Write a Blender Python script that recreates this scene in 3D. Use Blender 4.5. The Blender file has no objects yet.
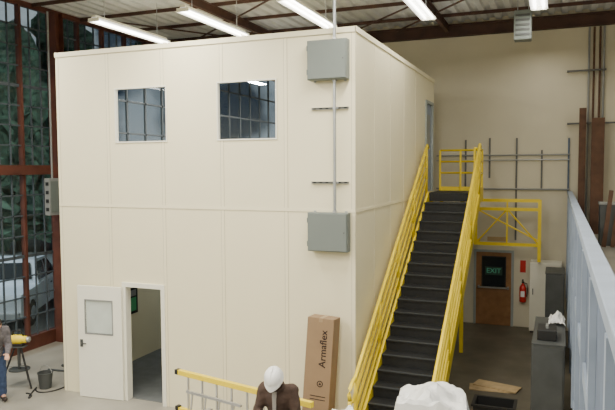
import bpy, bmesh, math, random
from mathutils import Vector, Matrix, noise
random.seed(7)
C = bpy.context.scene.collection
R = math.radians
# ------------------------------------------------------------------ camera
F = 634.0
CAM = Vector((2.93, -9.41, 4.27))
MC = Matrix.Rotation(R(21.63), 4, 'Z') @ Matrix.Rotation(R(90-3.45), 4, 'X') @ Matrix.Rotation(R(-0.3), 4, 'Z')
cd = bpy.data.cameras.new('camera'); cam = bpy.data.objects.new('camera', cd); C.objects.link(cam)
cam.matrix_world = Matrix.Translation(CAM) @ MC
cd.sensor_width = 36; cd.lens = F/615*36; cd.clip_end = 300
bpy.context.scene.camera = cam
def ray(px, py): return (MC.to_3x3() @ Vector(((px-307.5)/F, (205-py)/F, -1)))
def onY(px, py, Y=0):
    d = ray(px, py); t = (Y-CAM.y)/d.y; return CAM+d*t
def onX(px, py, X=0):
    d = ray(px, py); t = (X-CAM.x)/d.x; return CAM+d*t
def onZ(px, py, Z=0):
    d = ray(px, py); t = (Z-CAM.z)/d.z; return CAM+d*t

# ------------------------------------------------------------------ materials
def mat(name, col, rough=.6, metal=0, var=.06, scale=4, bump=0, bscale=30, emit=None, es=0):
    m = bpy.data.materials.new(name); m.use_nodes = True
    nt = m.node_tree; b = nt.nodes['Principled BSDF']
    b.inputs['Roughness'].default_value = rough; b.inputs['Metallic'].default_value = metal
    tc = nt.nodes.new('ShaderNodeTexCoord')
    nz = nt.nodes.new('ShaderNodeTexNoise'); nz.inputs['Scale'].default_value = scale; nz.inputs['Detail'].default_value = 5
    nt.links.new(tc.outputs['Object'], nz.inputs['Vector'])
    rp = nt.nodes.new('ShaderNodeValToRGB')
    rp.color_ramp.elements[0].position = .3; rp.color_ramp.elements[1].position = .7
    rp.color_ramp.elements[0].color = tuple(max(0, c*(1-var)) for c in col)+(1,)
    rp.color_ramp.elements[1].color = tuple(min(1, c*(1+var)) for c in col)+(1,)
    nt.links.new(nz.outputs['Fac'], rp.inputs['Fac']); nt.links.new(rp.outputs['Color'], b.inputs['Base Color'])
    if bump:
        n2 = nt.nodes.new('ShaderNodeTexNoise'); n2.inputs['Scale'].default_value = bscale
        nt.links.new(tc.outputs['Object'], n2.inputs['Vector'])
        bp = nt.nodes.new('ShaderNodeBump'); bp.inputs['Strength'].default_value = bump; bp.inputs['Distance'].default_value = .02
        nt.links.new(n2.outputs['Fac'], bp.inputs['Height']); nt.links.new(bp.outputs['Normal'], b.inputs['Normal'])
    if emit:
        b.inputs['Emission Color'].default_value = emit+(1,); b.inputs['Emission Strength'].default_value = es
    return m
M = {}
M['cream'] = mat('cream_panel', (.84,.775,.54), .45, var=.015, scale=1.2)
M['trim'] = mat('cream_trim', (.86,.795,.56), .45, var=.015)
M['joint'] = mat('joint_line', (.56,.51,.35), .6)
M['hall'] = mat('painted_hall_wall', (.64,.595,.46), .8, var=.05, scale=.7, bump=.05)
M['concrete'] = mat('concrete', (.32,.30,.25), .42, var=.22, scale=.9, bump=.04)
M['aisle'] = mat('dark_aisle_concrete', (.125,.11,.08), .5, var=.3, scale=1.3, bump=.04)
M['rust'] = mat('red_oxide_steel', (.10,.03,.017), .6, var=.3, scale=3)
M['rustd'] = mat('dark_oxide_steel', (.06,.026,.017), .7, var=.3, scale=3)
M['deck'] = mat('roof_deck', (.54,.55,.54), .6, var=.08)
M['muntin'] = mat('muntin', (.07,.085,.095), .6)
M['yellow'] = mat('safety_yellow', (.88,.66,.02), .4, var=.05)
M['black'] = mat('black_tread', (.012,.013,.014), .55, var=.3, scale=20, bump=.2, bscale=120)
M['nose'] = mat('tread_nosing', (.05,.055,.06), .4)
M['egrey'] = mat('grey_enclosure', (.17,.195,.18), .55, var=.02)
M['galv'] = mat('galvanised', (.42,.44,.45), .4, .6, var=.1, scale=8)
M['dark'] = mat('dark_strut', (.12,.12,.115), .5, .4)
M['white'] = mat('white_paint', (.82,.80,.68), .45, var=.02)
M['dgrey'] = mat('dark_grey_metal', (.07,.075,.073), .5, .1, var=.15)
M['lgrey'] = mat('light_grey_metal', (.26,.27,.26), .45, var=.08)
M['rail'] = mat('blue_grey_steel', (.12,.155,.22), .85, 0, var=.15, scale=3)
M['raill'] = mat('pale_steel', (.29,.345,.43), .6, .1, var=.1)
M['wood'] = mat('brown_door_wood', (.30,.15,.06), .5, var=.2, scale=6)
M['ply'] = mat('plywood', (.50,.36,.19), .7, var=.15, scale=5)
M['plank'] = mat('rough_brown_board', (.11,.055,.032), .8, var=.3, scale=5)
M['card'] = mat('cardboard', (.28,.185,.105), .85, var=.05, scale=5)
M['cardp'] = mat('cardboard_print', (.02,.01,.008), .8)
M['tape'] = mat('carton_tape', (.34,.23,.13), .4)
M['sheet'] = mat('white_plastic', (.80,.80,.77), .3, var=.03)
M['red'] = mat('red_enamel', (.55,.02,.015), .35)
M['green'] = mat('exit_green', (.10,.34,.22), .5, emit=(.1,.5,.3), es=.15)
M['blk'] = mat('black_plastic', (.015,.015,.015), .5)
M['alu'] = mat('aluminium', (.6,.6,.6), .35, .8)
M['frame'] = mat('door_frame_grey', (.33,.37,.36), .5)
M['skin'] = mat('skin', (.55,.32,.22), .55, var=.05, scale=15)
M['hair'] = mat('hair', (.03,.02,.015), .8)
M['jacket'] = mat('brown_jacket', (.06,.035,.025), .85, var=.2, scale=12, bump=.3, bscale=40)
M['shirt'] = mat('pale_shirt', (.28,.26,.24), .85, var=.05)
M['gshirt'] = mat('grey_shirt', (.12,.11,.12), .9, var=.3, scale=25)
M['jeans'] = mat('blue_jeans', (.035,.06,.13), .9, var=.2, scale=20)
M['boot'] = mat('boot_leather', (.03,.02,.015), .6)
M['hat'] = mat('hard_hat_white', (.85,.85,.83), .3, var=.01)
M['truck'] = mat('truck_paint', (.76,.80,.85), .3, var=.02)
M['tyre'] = mat('tyre', (.015,.015,.015), .8)
M['carglass'] = mat('car_glass', (.02,.025,.03), .15)
M['leaf'] = mat('dark_foliage', (.045,.085,.055), .9, var=.7, scale=2.5, bump=.8, bscale=6)
M['bark'] = mat('bark', (.04,.03,.02), .9)
M['asphalt'] = mat('yard_asphalt', (.20,.21,.21), .7, var=.2, scale=.5)
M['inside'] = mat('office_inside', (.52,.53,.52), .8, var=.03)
M['insided'] = mat('office_upper_shade', (.05,.055,.06), .9)
M['ifloor'] = mat('office_floor', (.14,.15,.15), .6, var=.15)
M['paper'] = mat('paper', (.8,.8,.78), .8)
M['tube'] = mat('lit_tube', (1,1,1), .5, emit=(1,.98,.92), es=11)
M['lens'] = mat('lit_reflector', (.9,.9,.85), .5, emit=(1,.97,.88), es=1.5)

def glassmat(name, gl, tint, rough=.0):
    m = bpy.data.materials.new(name); m.use_nodes = True; nt = m.node_tree
    for n in list(nt.nodes): nt.nodes.remove(n)
    o = nt.nodes.new('ShaderNodeOutputMaterial'); mx = nt.nodes.new('ShaderNodeMixShader')
    t = nt.nodes.new('ShaderNodeBsdfTransparent'); g = nt.nodes.new('ShaderNodeBsdfGlossy')
    t.inputs['Color'].default_value = tint+(1,); g.inputs['Roughness'].default_value = rough
    g.inputs['Color'].default_value = (.95,.97,1,1)
    mx.inputs[0].default_value = gl
    nt.links.new(t.outputs[0], mx.inputs[1]); nt.links.new(g.outputs[0], mx.inputs[2]); nt.links.new(mx.outputs[0], o.inputs[0])
    return m
M['glass'] = glassmat('clear_glass', .05, (.90,.94,.94))
M['offglass'] = glassmat('office_window_glass', .85, (.5,.55,.6))

# ------------------------------------------------------------------ mesh helpers
ORG = {}
class MB:
    def __init__(s): s.bm = bmesh.new()
    def box(s, x0, x1, y0, y1, z0, z1, bev=0, mtx=None):
        r = bmesh.ops.create_cube(s.bm, size=1)
        vs = r['verts']
        for v in vs:
            v.co = Vector(((x0+x1)/2+v.co.x*(x1-x0), (y0+y1)/2+v.co.y*(y1-y0), (z0+z1)/2+v.co.z*(z1-z0)))
        if bev:
            es = list({e for v in vs for e in v.link_edges})
            rb = bmesh.ops.bevel(s.bm, geom=es, offset=bev, segments=2, affect='EDGES', profile=.5)
            vs = list({v for f in rb['faces'] for v in f.verts} | {v for v in vs if v.is_valid})
        if mtx:
            for v in vs: v.co = mtx @ v.co
        return s
    def tube(s, pts, r, n=10, cap=True):
        pts = [Vector(p) for p in pts]; rings = []
        for i, p in enumerate(pts):
            if i == 0: d = pts[1]-p
            elif i == len(pts)-1: d = p-pts[i-1]
            else: d = (pts[i+1]-p).normalized()+(p-pts[i-1]).normalized()
            d.normalize()
            a = Vector((0,0,1)) if abs(d.z) < .9 else Vector((0,1,0))
            u = d.cross(a).normalized(); w = d.cross(u).normalized()
            rr = r[i] if isinstance(r, (list, tuple)) else r
            rings.append([s.bm.verts.new(p+u*rr*math.cos(2*math.pi*k/n)+w*rr*math.sin(2*math.pi*k/n)) for k in range(n)])
        for a, b in zip(rings, rings[1:]):
            for k in range(n): s.bm.faces.new((a[k], a[(k+1)%n], b[(k+1)%n], b[k]))
        if cap: s.bm.faces.new(rings[0][::-1]); s.bm.faces.new(rings[-1])
        return s
    def lathe(s, prof, c=(0,0,0), n=20, axis='Z'):
        c = Vector(c); rings = []
        for (r, h) in prof:
            rg = []
            for k in range(n):
                a = 2*math.pi*k/n; x, y = r*math.cos(a), r*math.sin(a)
                p = {'Z': (x,y,h), 'Y': (x,h,y), 'X': (h,x,y)}[axis]
                rg.append(s.bm.verts.new(c+Vector(p)))
            rings.append(rg)
        for a, b in zip(rings, rings[1:]):
            for k in range(n): s.bm.faces.new((a[k], a[(k+1)%n], b[(k+1)%n], b[k]))
        s.bm.faces.new(rings[0][::-1]); s.bm.faces.new(rings[-1]); return s
    def prism(s, prof, a0, a1, axis='Y', mtx=None):
        def P(u, v, w): 
            p = {'Y': Vector((u,w,v)), 'X': Vector((w,u,v)), 'Z': Vector((u,v,w))}[axis]
            return mtx @ p if mtx else p
        A = [s.bm.verts.new(P(u,v,a0)) for u, v in prof]; B = [s.bm.verts.new(P(u,v,a1)) for u, v in prof]
        n = len(prof)
        s.bm.faces.new(A[::-1]); s.bm.faces.new(B)
        for k in range(n): s.bm.faces.new((A[k], A[(k+1)%n], B[(k+1)%n], B[k]))
        return s
    def ball(s, c, r, sc=(1,1,1), n=12, mtx=None):
        rr = bmesh.ops.create_uvsphere(s.bm, u_segments=n*2, v_segments=n, radius=r)
        for v in rr['verts']:
            v.co = Vector((v.co.x*sc[0], v.co.y*sc[1], v.co.z*sc[2]))
            if mtx: v.co = mtx @ v.co
            v.co += Vector(c)
        return s
    def cap(s, a, b, ra, rb, n=14):
        s.tube([a, b], [ra, rb], n); s.ball(a, ra, n=7); s.ball(b, rb, n=7); return s
    def text(s, txt, size, mtx, depth=.004, bold=0):
        cu = bpy.data.curves.new('t', 'FONT'); cu.body = txt; cu.size = size; cu.align_x = 'CENTER'; cu.align_y = 'CENTER'; cu.extrude = depth/2; cu.offset = bold
        o = bpy.data.objects.new('t', cu); C.objects.link(o); bpy.context.view_layer.update()
        me = bpy.data.meshes.new_from_object(o.evaluated_get(bpy.context.evaluated_depsgraph_get()))
        me.transform(mtx); s.bm.from_mesh(me); bpy.data.objects.remove(o); bpy.data.curves.remove(cu); bpy.data.meshes.remove(me)
        return s
    def build(s, name, m, parent=None, local=False, smooth=False, fix=True):
        if fix: bmesh.ops.recalc_face_normals(s.bm, faces=s.bm.faces)
        me = bpy.data.meshes.new(name); s.bm.to_mesh(me); s.bm.free()
        me.materials.append(M[m] if isinstance(m, str) else m)
        if smooth:
            for p in me.polygons: p.use_smooth = True
        o = bpy.data.objects.new(name, me); C.objects.link(o)
        if parent:
            mt = ORG[parent.name]
            if not local: me.transform(mt.inverted())
            o.parent = parent; ORG[o.name] = mt
        else: ORG[o.name] = Matrix.Identity(4)
        return o
    def base(s, name, m, label, cat, group=None, smooth=False):
        "build as a single-mesh thing, origin at its base centre"
        vs = s.bm.verts
        xs = [v.co.x for v in vs]; ys = [v.co.y for v in vs]; zs = [v.co.z for v in vs]
        c = Vector(((min(xs)+max(xs))/2, (min(ys)+max(ys))/2, min(zs)))
        for v in vs: v.co -= c
        o = s.build(name, m, smooth=smooth); o.location = c; ORG[o.name] = Matrix.Translation(c)
        tag(o, label, cat, group); return o
def tag(o, label, cat, group=None):
    o['label'] = label; o['category'] = cat
    if group: o['group'] = group
def struct(name, mb, m):
    o = mb.build(name, m); o['kind'] = 'structure'; return o
def thing(name, label, cat, loc=(0,0,0), rotz=0, group=None, kind=None, mtx=None):
    o = bpy.data.objects.new(name, None); C.objects.link(o); o.empty_display_size = .2
    mt = Matrix.Translation(Vector(loc)) @ Matrix.Rotation(rotz, 4, 'Z')
    if mtx: mt = mt @ mtx
    o.matrix_world = mt; ORG[o.name] = mt
    if kind: o['kind'] = kind
    else: tag(o, label, cat, group)
    return o
def wallholes(mb, axis, t0, t1, u0, u1, z0, z1, holes):
    us = sorted({u0, u1} | {h[0] for h in holes} | {h[1] for h in holes}); zs = sorted({z0, z1} | {h[2] for h in holes if h[2] > z0} | {h[3] for h in holes})
    for a, b in zip(us, us[1:]):
        for c, d in zip(zs, zs[1:]):
            um, zm = (a+b)/2, (c+d)/2
            if any(h[0] < um < h[1] and h[2] < zm < h[3] for h in holes): continue
            if axis == 'Y': mb.box(a, b, t0, t1, c, d)
            else: mb.box(t0, t1, a, b, c, d)
    return mb

# ------------------------------------------------------------------ hall shell
XL, XR, YB, YF, ZC = -8.6, 9.0, 8.1, -17.0, 8.1
struct('floor', MB().box(XL-.2, XR, YF, YB+.2, -.15, 0), 'concrete')
struct('floor_aisle', MB().box(.0, 3.3, -.2, YB, 0.0, .003), 'aisle')  # thin slab giving the aisle a darker floor tone
struct('wall_back', MB().box(XL, XR, YB, YB+.2, 0, ZC+.2), 'hall')
struct('wall_right', MB().box(XR, XR+.2, YF, YB+.2, 0, ZC+.2), 'hall')
struct('wall_front', MB().box(XL, XR, YF-.2, YF, 0, ZC+.2), 'hall')
struct('ground', MB().box(-70, XL-.2, -40, 50, -.3, -.12), 'asphalt')
b = MB(); x = XL-.3; prof = []
while x < XR+.2:
    prof += [(x, ZC), (x+.12, ZC), (x+.16, ZC+.06), (x+.28, ZC+.06)]; x += .32
prof += [(XR+.3, ZC+.2), (XL-.3, ZC+.2)]
b.prism(prof, YF-.2, YB+.2, 'Y'); struct('ceiling', b, 'deck')
b = MB()
for k in range(4):
    xx = -4.6+4.7*k
    b.box(xx-.045, xx+.045, YF, YB-.2, 7.82, 7.84); b.box(xx-.01, xx+.01, YF, YB-.2, 7.84, 8.0); b.box(xx-.045, xx+.045, YF, YB-.2, 8.0, 8.02)
struct('trim_1', b, 'rustd')
b = MB()
for k in range(14):
    yy = 7.0-1.6*k; b.box(XL, XR, yy-.022, yy+.022, 8.02, 8.1)
struct('trim_2', b, 'rustd')
struct('trim_3', MB().box(XL, XR, YB-.16, YB-.001, 7.72, 7.76).box(XL, XR, YB-.1, YB-.001, 7.76, 8.0).box(XL, XR, YB-.16, YB-.001, 8.0, 8.04), 'rustd')
b = MB()
for (x0, y0, x1, y1) in ((-8,7.5,-2.6,3.0), (-2.6,7.5,1.5,3.2), (5.6,7.6,1.6,4.2), (-7.5,3.6,-5,7.6), (2.2,3.4,-1.2,7.6)):
    b.tube([(x0,y0,7.9),(x1,y1,7.9)], .022, 6)
struct('trim_7', b, 'rustd')

# left glazed wall
colY = [8.0-.3, 2.75, -3.2, -9.15]
def icol(mb, x, y, z0, z1, w=.26, t=.02):
    mb.box(x-w/2, x+w/2, y-w/2, y-w/2+t, z0, z1); mb.box(x-w/2, x+w/2, y+w/2-t, y+w/2, z0, z1); mb.box(x-t/2, x+t/2, y-w/2+t, y+w/2-t, z0, z1)
b = MB()
for y in colY: icol(b, XL+.2, y, 0, ZC-.1)
struct('trim_4', b, 'rust')
ZG = 7.98
b = MB()
b.box(XL-.1, XL+.06, YF, YB, 0, .32)
b.box(XL-.12, XL+.14, YF, YB, 4.12, 4.34)
b.box(XL-.06, XL+.05, YF, YB, ZG, 8.1)
struct('wall_left', b, 'rust')
bm_m = MB(); bm_g = MB(); bm_r = MB()
y = 2.75-.95*7
while y < YB-.3:
    y1 = min(y+.95, YB)
    bm_r.box(XL-.06, XL+.07, y-.03, y+.03, .32, ZG)
    for z0, z1, n in ((.32, 4.12, 8), (4.34, ZG, 8)):
        for k in range(1, 3):
            yy = y+(y1-y)*k/3; bm_m.box(XL-.02, XL+.02, yy-.013, yy+.013, z0, z1)
        for k in range(1, n):
            zz = z0+(z1-z0)*k/n; h = .035 if k in (4,) else .015
            bm_m.box(XL-.02, XL+.02, y+.03, y1-.03, zz-h, zz+h)
    y += .95
y = 2.75-.95*7
while y > YF:
    y1 = max(y-2.6, YF)
    for z0, z1, n in ((.32, 4.12, 4), (4.34, ZG, 4)):
        for k in range(0, 3):
            yy = y1+(y-y1)*k/3; bm_m.box(XL-.03, XL+.03, yy-.03, yy+.03, z0, z1)
        for k in range(1, n):
            zz = z0+(z1-z0)*k/n; bm_m.box(XL-.03, XL+.03, y1, y, zz-.025, zz+.025)
    y -= 2.6
bm_g.box(XL-.005, XL+.005, YF, YB, .32, ZG)
win = thing('window_1', None, None, (XL,-2,0), kind='structure')
bm_r.build('mullion', 'rust', win); bm_m.build('muntin', 'muntin', win); bm_g.build('pane', 'glass', win)

# ------------------------------------------------------------------ modular office
OW, OD, OH = 5.85, 6.55, 6.4
t = .1
dl = onY(125.5, 350, 0).x; dr = onY(165, 350, 0).x
wl = (onY(115,110).x, onY(167,110).x, onY(140,142.5).z, onY(140,87).z)
wr = (onY(217,110).x, onY(277,110).x, onY(247,140).z, onY(247,80).z)
DH = 2.16
struct('wall_office_front', wallholes(MB(), 'Y', 0, t, -OW, 0, 0, OH, [(dl, dr, -1, DH), wl, wr]), 'cream')
SD = (5.5, 6.36, 3.66, 5.8)
struct('wall_office_right', wallholes(MB(), 'X', -t, 0, t, OD, 0, OH, [SD]), 'cream')
struct('wall_office_left', MB().box(-OW, -OW+t, t, OD, 0, OH), 'cream')
struct('wall_office_back', MB().box(-OW+t, -t, OD-t, OD, 0, OH), 'cream')
struct('ceiling_office', MB().box(-OW+t, -t, t, OD-t, OH-.12, OH-.02), 'cream')
struct('floor_office_upper', MB().box(-OW+t, -t, t, OD-t, 3.3, 3.62), 'inside')
struct('floor_office', MB().box(-OW+t, -t, t, OD-t, 0, .012), 'ifloor')
struct('wall_office_shade_lining', MB().box(-OW+t, -t, OD-t-.02, OD-t, 3.62, OH-.12).box(-OW+t, -OW+t+.02, t, OD-t-.02, 3.62, OH-.12), 'insided')  # near-black lining: shade of the unlit upper room put into colour
struct('wall_office_partition', MB().box(-3.45, -3.37, t, 3.1, .012, 3.3), 'white')
b = MB(); j = MB(); ZM = 3.58
def clipped(x0, x1, z0, z1, holes):
    segs = [(z0, z1)]
    for h in holes:
        if h[0] < (x0+x1)/2 < h[1]:
            ns = []
            for a, c in segs:
                if h[2] > a: ns.append((a, min(c, h[2])))
                if h[3] < c: ns.append((max(a, h[3]), c))
            segs = [s for s in ns if s[1]-s[0] > .01]
    return segs
HF = [(dl, dr, -1, DH), wl, wr]
for k in range(0, 6):
    xx = -OW*k/5; xx = max(-OW+.03, min(-.03, xx))
    for a, c in clipped(xx, xx, 0, OH-.06, HF):
        b.box(xx-.025, xx+.025, -.004, 0, a, c)
        for sx in (-.029, .029): j.box(xx+sx-.005, xx+sx+.005, -.002, 0, a, c)
b.box(-OW, 0, -.005, 0, ZM-.025, ZM+.025); j.box(-OW, 0, -.006, 0, ZM-.033, ZM-.026)
b.box(-OW-.01, .012, -.02, 0, OH-.07, OH+.01)
j.box(-OW, 0, -.012, 0, OH-.08, OH-.071)
for k in range(0, 7):
    yy = max(.03, min(OD-.03, 1.1*k))
    if SD[0]-.1 < yy < SD[1]+.1: continue
    b.box(0, .004, yy-.025, yy+.025, 0, OH-.06)
    for sx in (-.029, .029): j.box(0, .002, yy+sx-.005, yy+sx+.005, 0, OH-.06)
b.box(0, .005, 0, OD, ZM-.025, ZM+.025); j.box(0, .006, 0, OD, ZM-.033, ZM-.026)
b.box(0, .02, -.02, OD+.01, OH-.07, OH+.01)
struct('trim_5', b, 'trim'); struct('trim_6', j, 'joint')

for i, w in enumerate((wl, wr)):
    e = thing('window_%d' % (i+2), None, None, ((w[0]+w[1])/2, 0, w[2]), kind='structure')
    fr = MB(); f = .022
    fr.box(w[0], w[1], -.015, t, w[2], w[2]+f).box(w[0], w[1], -.015, t, w[3]-f, w[3]).box(w[0], w[0]+f, -.015, t, w[2]+f, w[3]-f).box(w[1]-f, w[1], -.015, t, w[2]+f, w[3]-f)
    fr.build('window_frame', 'white', e)
    MB().box(w[0]+f, w[1]-f, .02, .026, w[2]+f, w[3]-f).build('pane', 'offglass', e)

e = thing('door_1', None, None, (dl, 0, 0), kind='structure')
fr = MB(); f = .05
fr.box(dl-.03, dl+f, -.03, t+.02, 0, DH-f).box(dr-f, dr+.03, -.03, t+.02, 0, DH-f).box(dl-.03, dr+.03, -.03, t+.02, DH-f, DH+.03)
fr.build('door_frame', 'white', e)
mt = Matrix.Translation((dl-.01, -.06, 0)) @ Matrix.Rotation(R(180+5), 4, 'Z')
lw = .93; LB = MB()
hz = (.15, .15+.56, 1.22, 1.83)
us = [0, lw-hz[1]-.02, lw-hz[0]-.02, lw]; zs = [.01, hz[2], hz[3], 2.1]
for a, c in zip(us, us[1:]):
    for d, g in zip(zs, zs[1:]):
        if a == us[1] and d == zs[1]: continue
        LB.box(a, c, -.022, .022, d, g, mtx=mt)
leaf = LB.build('door_leaf', 'white', e)
MB().box(us[1], us[2], -.004, .004, hz[2], hz[3], mtx=mt).build('vision_pane', mat('pale_glazing', (.55,.6,.55), .2), leaf)
fb = MB()
for (a, c, d, g) in ((us[1]-.02, us[2]+.02, hz[2]-.02, hz[2]), (us[1]-.02, us[2]+.02, hz[3], hz[3]+.02), (us[1]-.02, us[1], hz[2], hz[3]), (us[2], us[2]+.02, hz[2], hz[3])):
    fb.box(a, c, -.03, .03, d, g, mtx=mt)
fb.build('glazing_bead', 'lgrey', leaf)
hb = MB()
for sd in (-1, 1):
    hb.tube([mt @ Vector((lw-.07, sd*.02, 1.02)), mt @ Vector((lw-.07, sd*.05, 1.02)), mt @ Vector((lw-.18, sd*.052, 1.02))], .011)
    hb.box(lw-.1, lw-.04, sd*.026-.004, sd*.026+.004, .95, 1.09, mtx=mt)
hb.build('door_handle', 'dgrey', leaf)
for z in (.25, 1.05, 1.85):
    MB().tube([(dl-.045, -.045, z-.06), (dl-.045, -.045, z+.06)], .012).build('hinge', 'alu', e)

e = thing('door_2', None, None, (0, (SD[0]+SD[1])/2, 3.66), kind='structure')
fr = MB(); f = .05
fr.box(-t, .03, SD[0]-.02, SD[0]+f, SD[2], SD[3]-f).box(-t, .03, SD[1]-f, SD[1]+.02, SD[2], SD[3]-f).box(-t, .03, SD[0]-.02, SD[1]+.02, SD[3]-f, SD[3]+.02)
fr.build('door_frame', 'frame', e)
leaf = MB().box(-.06, -.02, SD[0]+f, SD[1]-f, SD[2]+.01, SD[3]-f).build('door_leaf', 'raill', e)
MB().box(-.019, -.012, SD[0]+.25, SD[1]-.25, 4.7, 5.5).build('vision_pane', 'lgrey', leaf)
MB().tube([(-.02, SD[0]+.12, 4.68), (.05, SD[0]+.12, 4.68), (.055, SD[0]+.23, 4.68)], .011).build('door_handle', 'alu', leaf)
g0 = onX(125, 302, -OW+t); g1 = onX(137, 302, -OW+t); gt = onX(131, 288, -OW+t).z; gb = onX(131, 314, -OW+t).z
y0_, y1_ = min(g0.y, g1.y), max(g0.y, g1.y)
sg = thing('notice_board', 'small green notice in a dark frame glimpsed through the open office doorway', 'notice board', (-OW+t, (y0_+y1_)/2, gb))
x_ = -OW+t
MB().box(x_, x_+.02, y0_, y1_, gb, gt).build('backing_board', 'blk', sg)
MB().box(x_+.0201, x_+.025, y0_+.06, y1_-.06, gb+.06, gb+(gt-gb)*.62).build('green_sheet', mat('green_sheet', (.08,.42,.18), .6), sg)
MB().box(x_+.0201, x_+.025, y0_+.06, y1_-.06, gb+(gt-gb)*.68, gt-.05).build('pale_sheet', 'lgrey', sg)

# ------------------------------------------------------------------ electrical on the front face
def enclosure(px0, px1, py0, py1, label):
    a = onY(px0, (py0+py1)/2, -.2).x; c = onY(px1, (py0+py1)/2, -.2).x; xm = (px0+px1)/2
    z0 = onY(xm, py1, -.2).z; z1 = onY(xm, py0, -.2).z
    e = thing('electrical_box', label, 'electrical box', ((a+c)/2, 0, z0))
    MB().box(a, c, -.18, -.02, z0, z1, bev=.006).build('enclosure', 'egrey', e)
    MB().box(a+.012, c-.012, -.2, -.181, z0+.012, z1-.012, bev=.006).build('cover', 'egrey', e)
    for z in (z0+.12, z1-.12): MB().tube([(a+.004, -.195, z-.04), (a+.004, -.195, z+.04)], .007).build('hinge', 'egrey', e)
    MB().lathe([(.009,-.207),(.009,-.2)], (c-.05, 0, (z0+z1)/2), axis='Y').build('latch', 'dgrey', e)
    for xx in (a+.05, c-.09): MB().box(xx, xx+.04, -.02, -.013, z0-.02, z1+.02).build('bracket', 'galv', e)
    return a, c, z0, z1
eu = enclosure(306.5, 346, 39, 79, 'upper grey electrical box near the roof edge of the cream office')
el = enclosure(307, 347, 213, 252, 'lower grey electrical box at the mid-height seam of the cream office')
cx = onY(334.5, 150, -.1).x
cz = -.09
def conduit(name, pts, r, label):
    e = thing(name, label, 'conduit', pts[0])
    MB().tube(pts, r, 12).build('pipe', 'galv', e)
    p = Vector(pts[0]); MB().tube([p, p+Vector((0,0,.03))], r*1.5, 12).build('coupling', 'alu', e)
    p = Vector(pts[-1]); MB().tube([p-Vector((0,0,.03)), p], r*1.5, 12).build('coupling', 'alu', e)
conduit('conduit', [(cx, cz, el[3]+.001), (cx, cz, eu[2]-.001)], .024, 'galvanised conduit joining the two grey electrical boxes')
conduit('conduit', [(cx, cz, eu[3]+.001), (cx, cz, 7.99)], .024, 'galvanised conduit rising from the upper electrical box to the roof')
for py, lb in ((109, 'upper slotted strut channel behind the conduit between the electrical boxes'), (182.5, 'lower slotted strut channel behind the conduit, just above the lower box')):
    a = onY(311, py, -.04); c = onY(348, py, -.04)
    e = thing('strut_channel', lb, 'bracket', ((a.x+c.x)/2, 0, a.z-.016))
    MB().box(a.x, c.x, -.008, 0, a.z-.016, a.z+.016).box(a.x, c.x, -.04, -.008, a.z-.016, a.z-.011).box(a.x, c.x, -.04, -.008, a.z+.011, a.z+.016).build('channel', 'lgrey', e)
    MB().box(cx-.045, cx+.045, -.062, -.046, a.z-.015, a.z+.015).build('clamp', 'galv', e)
    for q in range(6):
        xx = a.x+(c.x-a.x)*(q+.5)/6; MB().box(xx-.022, xx+.022, -.0095, -.0081, a.z-.008, a.z+.008).build('slot', 'blk', e)

# ------------------------------------------------------------------ fluorescent fixtures
lab = ['leftmost lit fluorescent strip light hung over the office', 'second lit fluorescent strip light from the left', 'third lit fluorescent strip light, above the upper electrical box', 'fourth lit fluorescent strip light, above the office side wall', 'rightmost lit fluorescent strip light, end on beside the grey hanging box']
def fixture(x, label):
    e = thing('strip_light', label, 'ceiling light', (x, 2.03, 7.15), group='fluorescent strip lights under the roof')
    L = 1.22
    MB().prism([(-.15,0),(-.06,.07),(.06,.07),(.15,0),(.145,0),(.055,.06),(-.055,.06),(-.145,0)], -L, L, 'Y').build('reflector', 'lens', e, local=True)
    MB().box(-.05, .05, -L, L, .07, .12).build('ballast_housing', 'white', e, local=True)
    for s in (-1, 1):
        MB().tube([(s*.07, -L+.02, .02), (s*.07, L-.02, .02)], .019, 10).build('fluorescent_tube', 'tube', e, local=True)
        MB().box(-.13, .13, s*(L+.005)-.008, s*(L+.005)+.008, -.01, .06).build('end_cap', 'white', e, local=True)
        MB().tube([(0, s*.9, .12), (0, s*.9, .85)], .008, 6).build('hanger_rod', 'galv', e, local=True)
for k in range(5): fixture(-5.62+2.04*k, lab[k])
def area(loc, sx, sy, en, col=(1,.95,.84), rot=(0,0,0)):
    l = bpy.data.lights.new('area_light', 'AREA'); l.shape = 'RECTANGLE'; l.size = sx; l.size_y = sy; l.energy = en; l.color = col
    o = bpy.data.objects.new('area_light', l); C.objects.link(o); o.location = loc; o.rotation_euler = rot; return o
for k in range(5):
    area((-5.62+2.04*k, 2.03, 7.1), .25, 2.4, 40)
    area((-5.62+2.04*k, 2.03, 7.3), .25, 2.4, 7, rot=(math.pi,0,0))  # uplight added at each fixture to brighten the roof deck
for yy in (-1.7, -5.5, -9.3, -13):
    for k, wgt in enumerate((1.15, 1.15, .95, .5)): area((-6.6+3.6*k, yy, 7.1), .3, 2.4, 182*wgt)
for x_, y_ in ((-4,6),(0,5.5),(4,5.5)): area((x_, y_, 6.9), 1.5, 2.4, 10, rot=(math.pi,0,0))  # more added uplights for the deck, no fixtures modelled here
area((2.5, 6.2, 7.2), .4, 2.4, 22); area((6, 4, 7.2), .4, 2.4, 40)
area((-4.6, 3.6, 3.25), .6, 1.2, 18, (.85,.93,1))
p = onY(523, 25, 3.6)
e = thing('hanging_heater', 'grey louvred heater box hanging beside the rightmost strip light', 'heater', (p.x, 3.6, p.z-.3))
MB().box(-.16, .16, -.14, .14, 0, .56, bev=.02).build('casing', 'egrey', e, local=True)
for k in range(5): MB().box(-.13, .13, -.152, -.141, .08+k*.09, .12+k*.09).build('louvre', 'dgrey', e, local=True)
for s in (-1, 1): MB().tube([(s*.1, 0, .56), (s*.1, 0, 8.0-(p.z-.3))], .007, 6).build('hanger_rod', 'galv', e, local=True)

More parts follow.
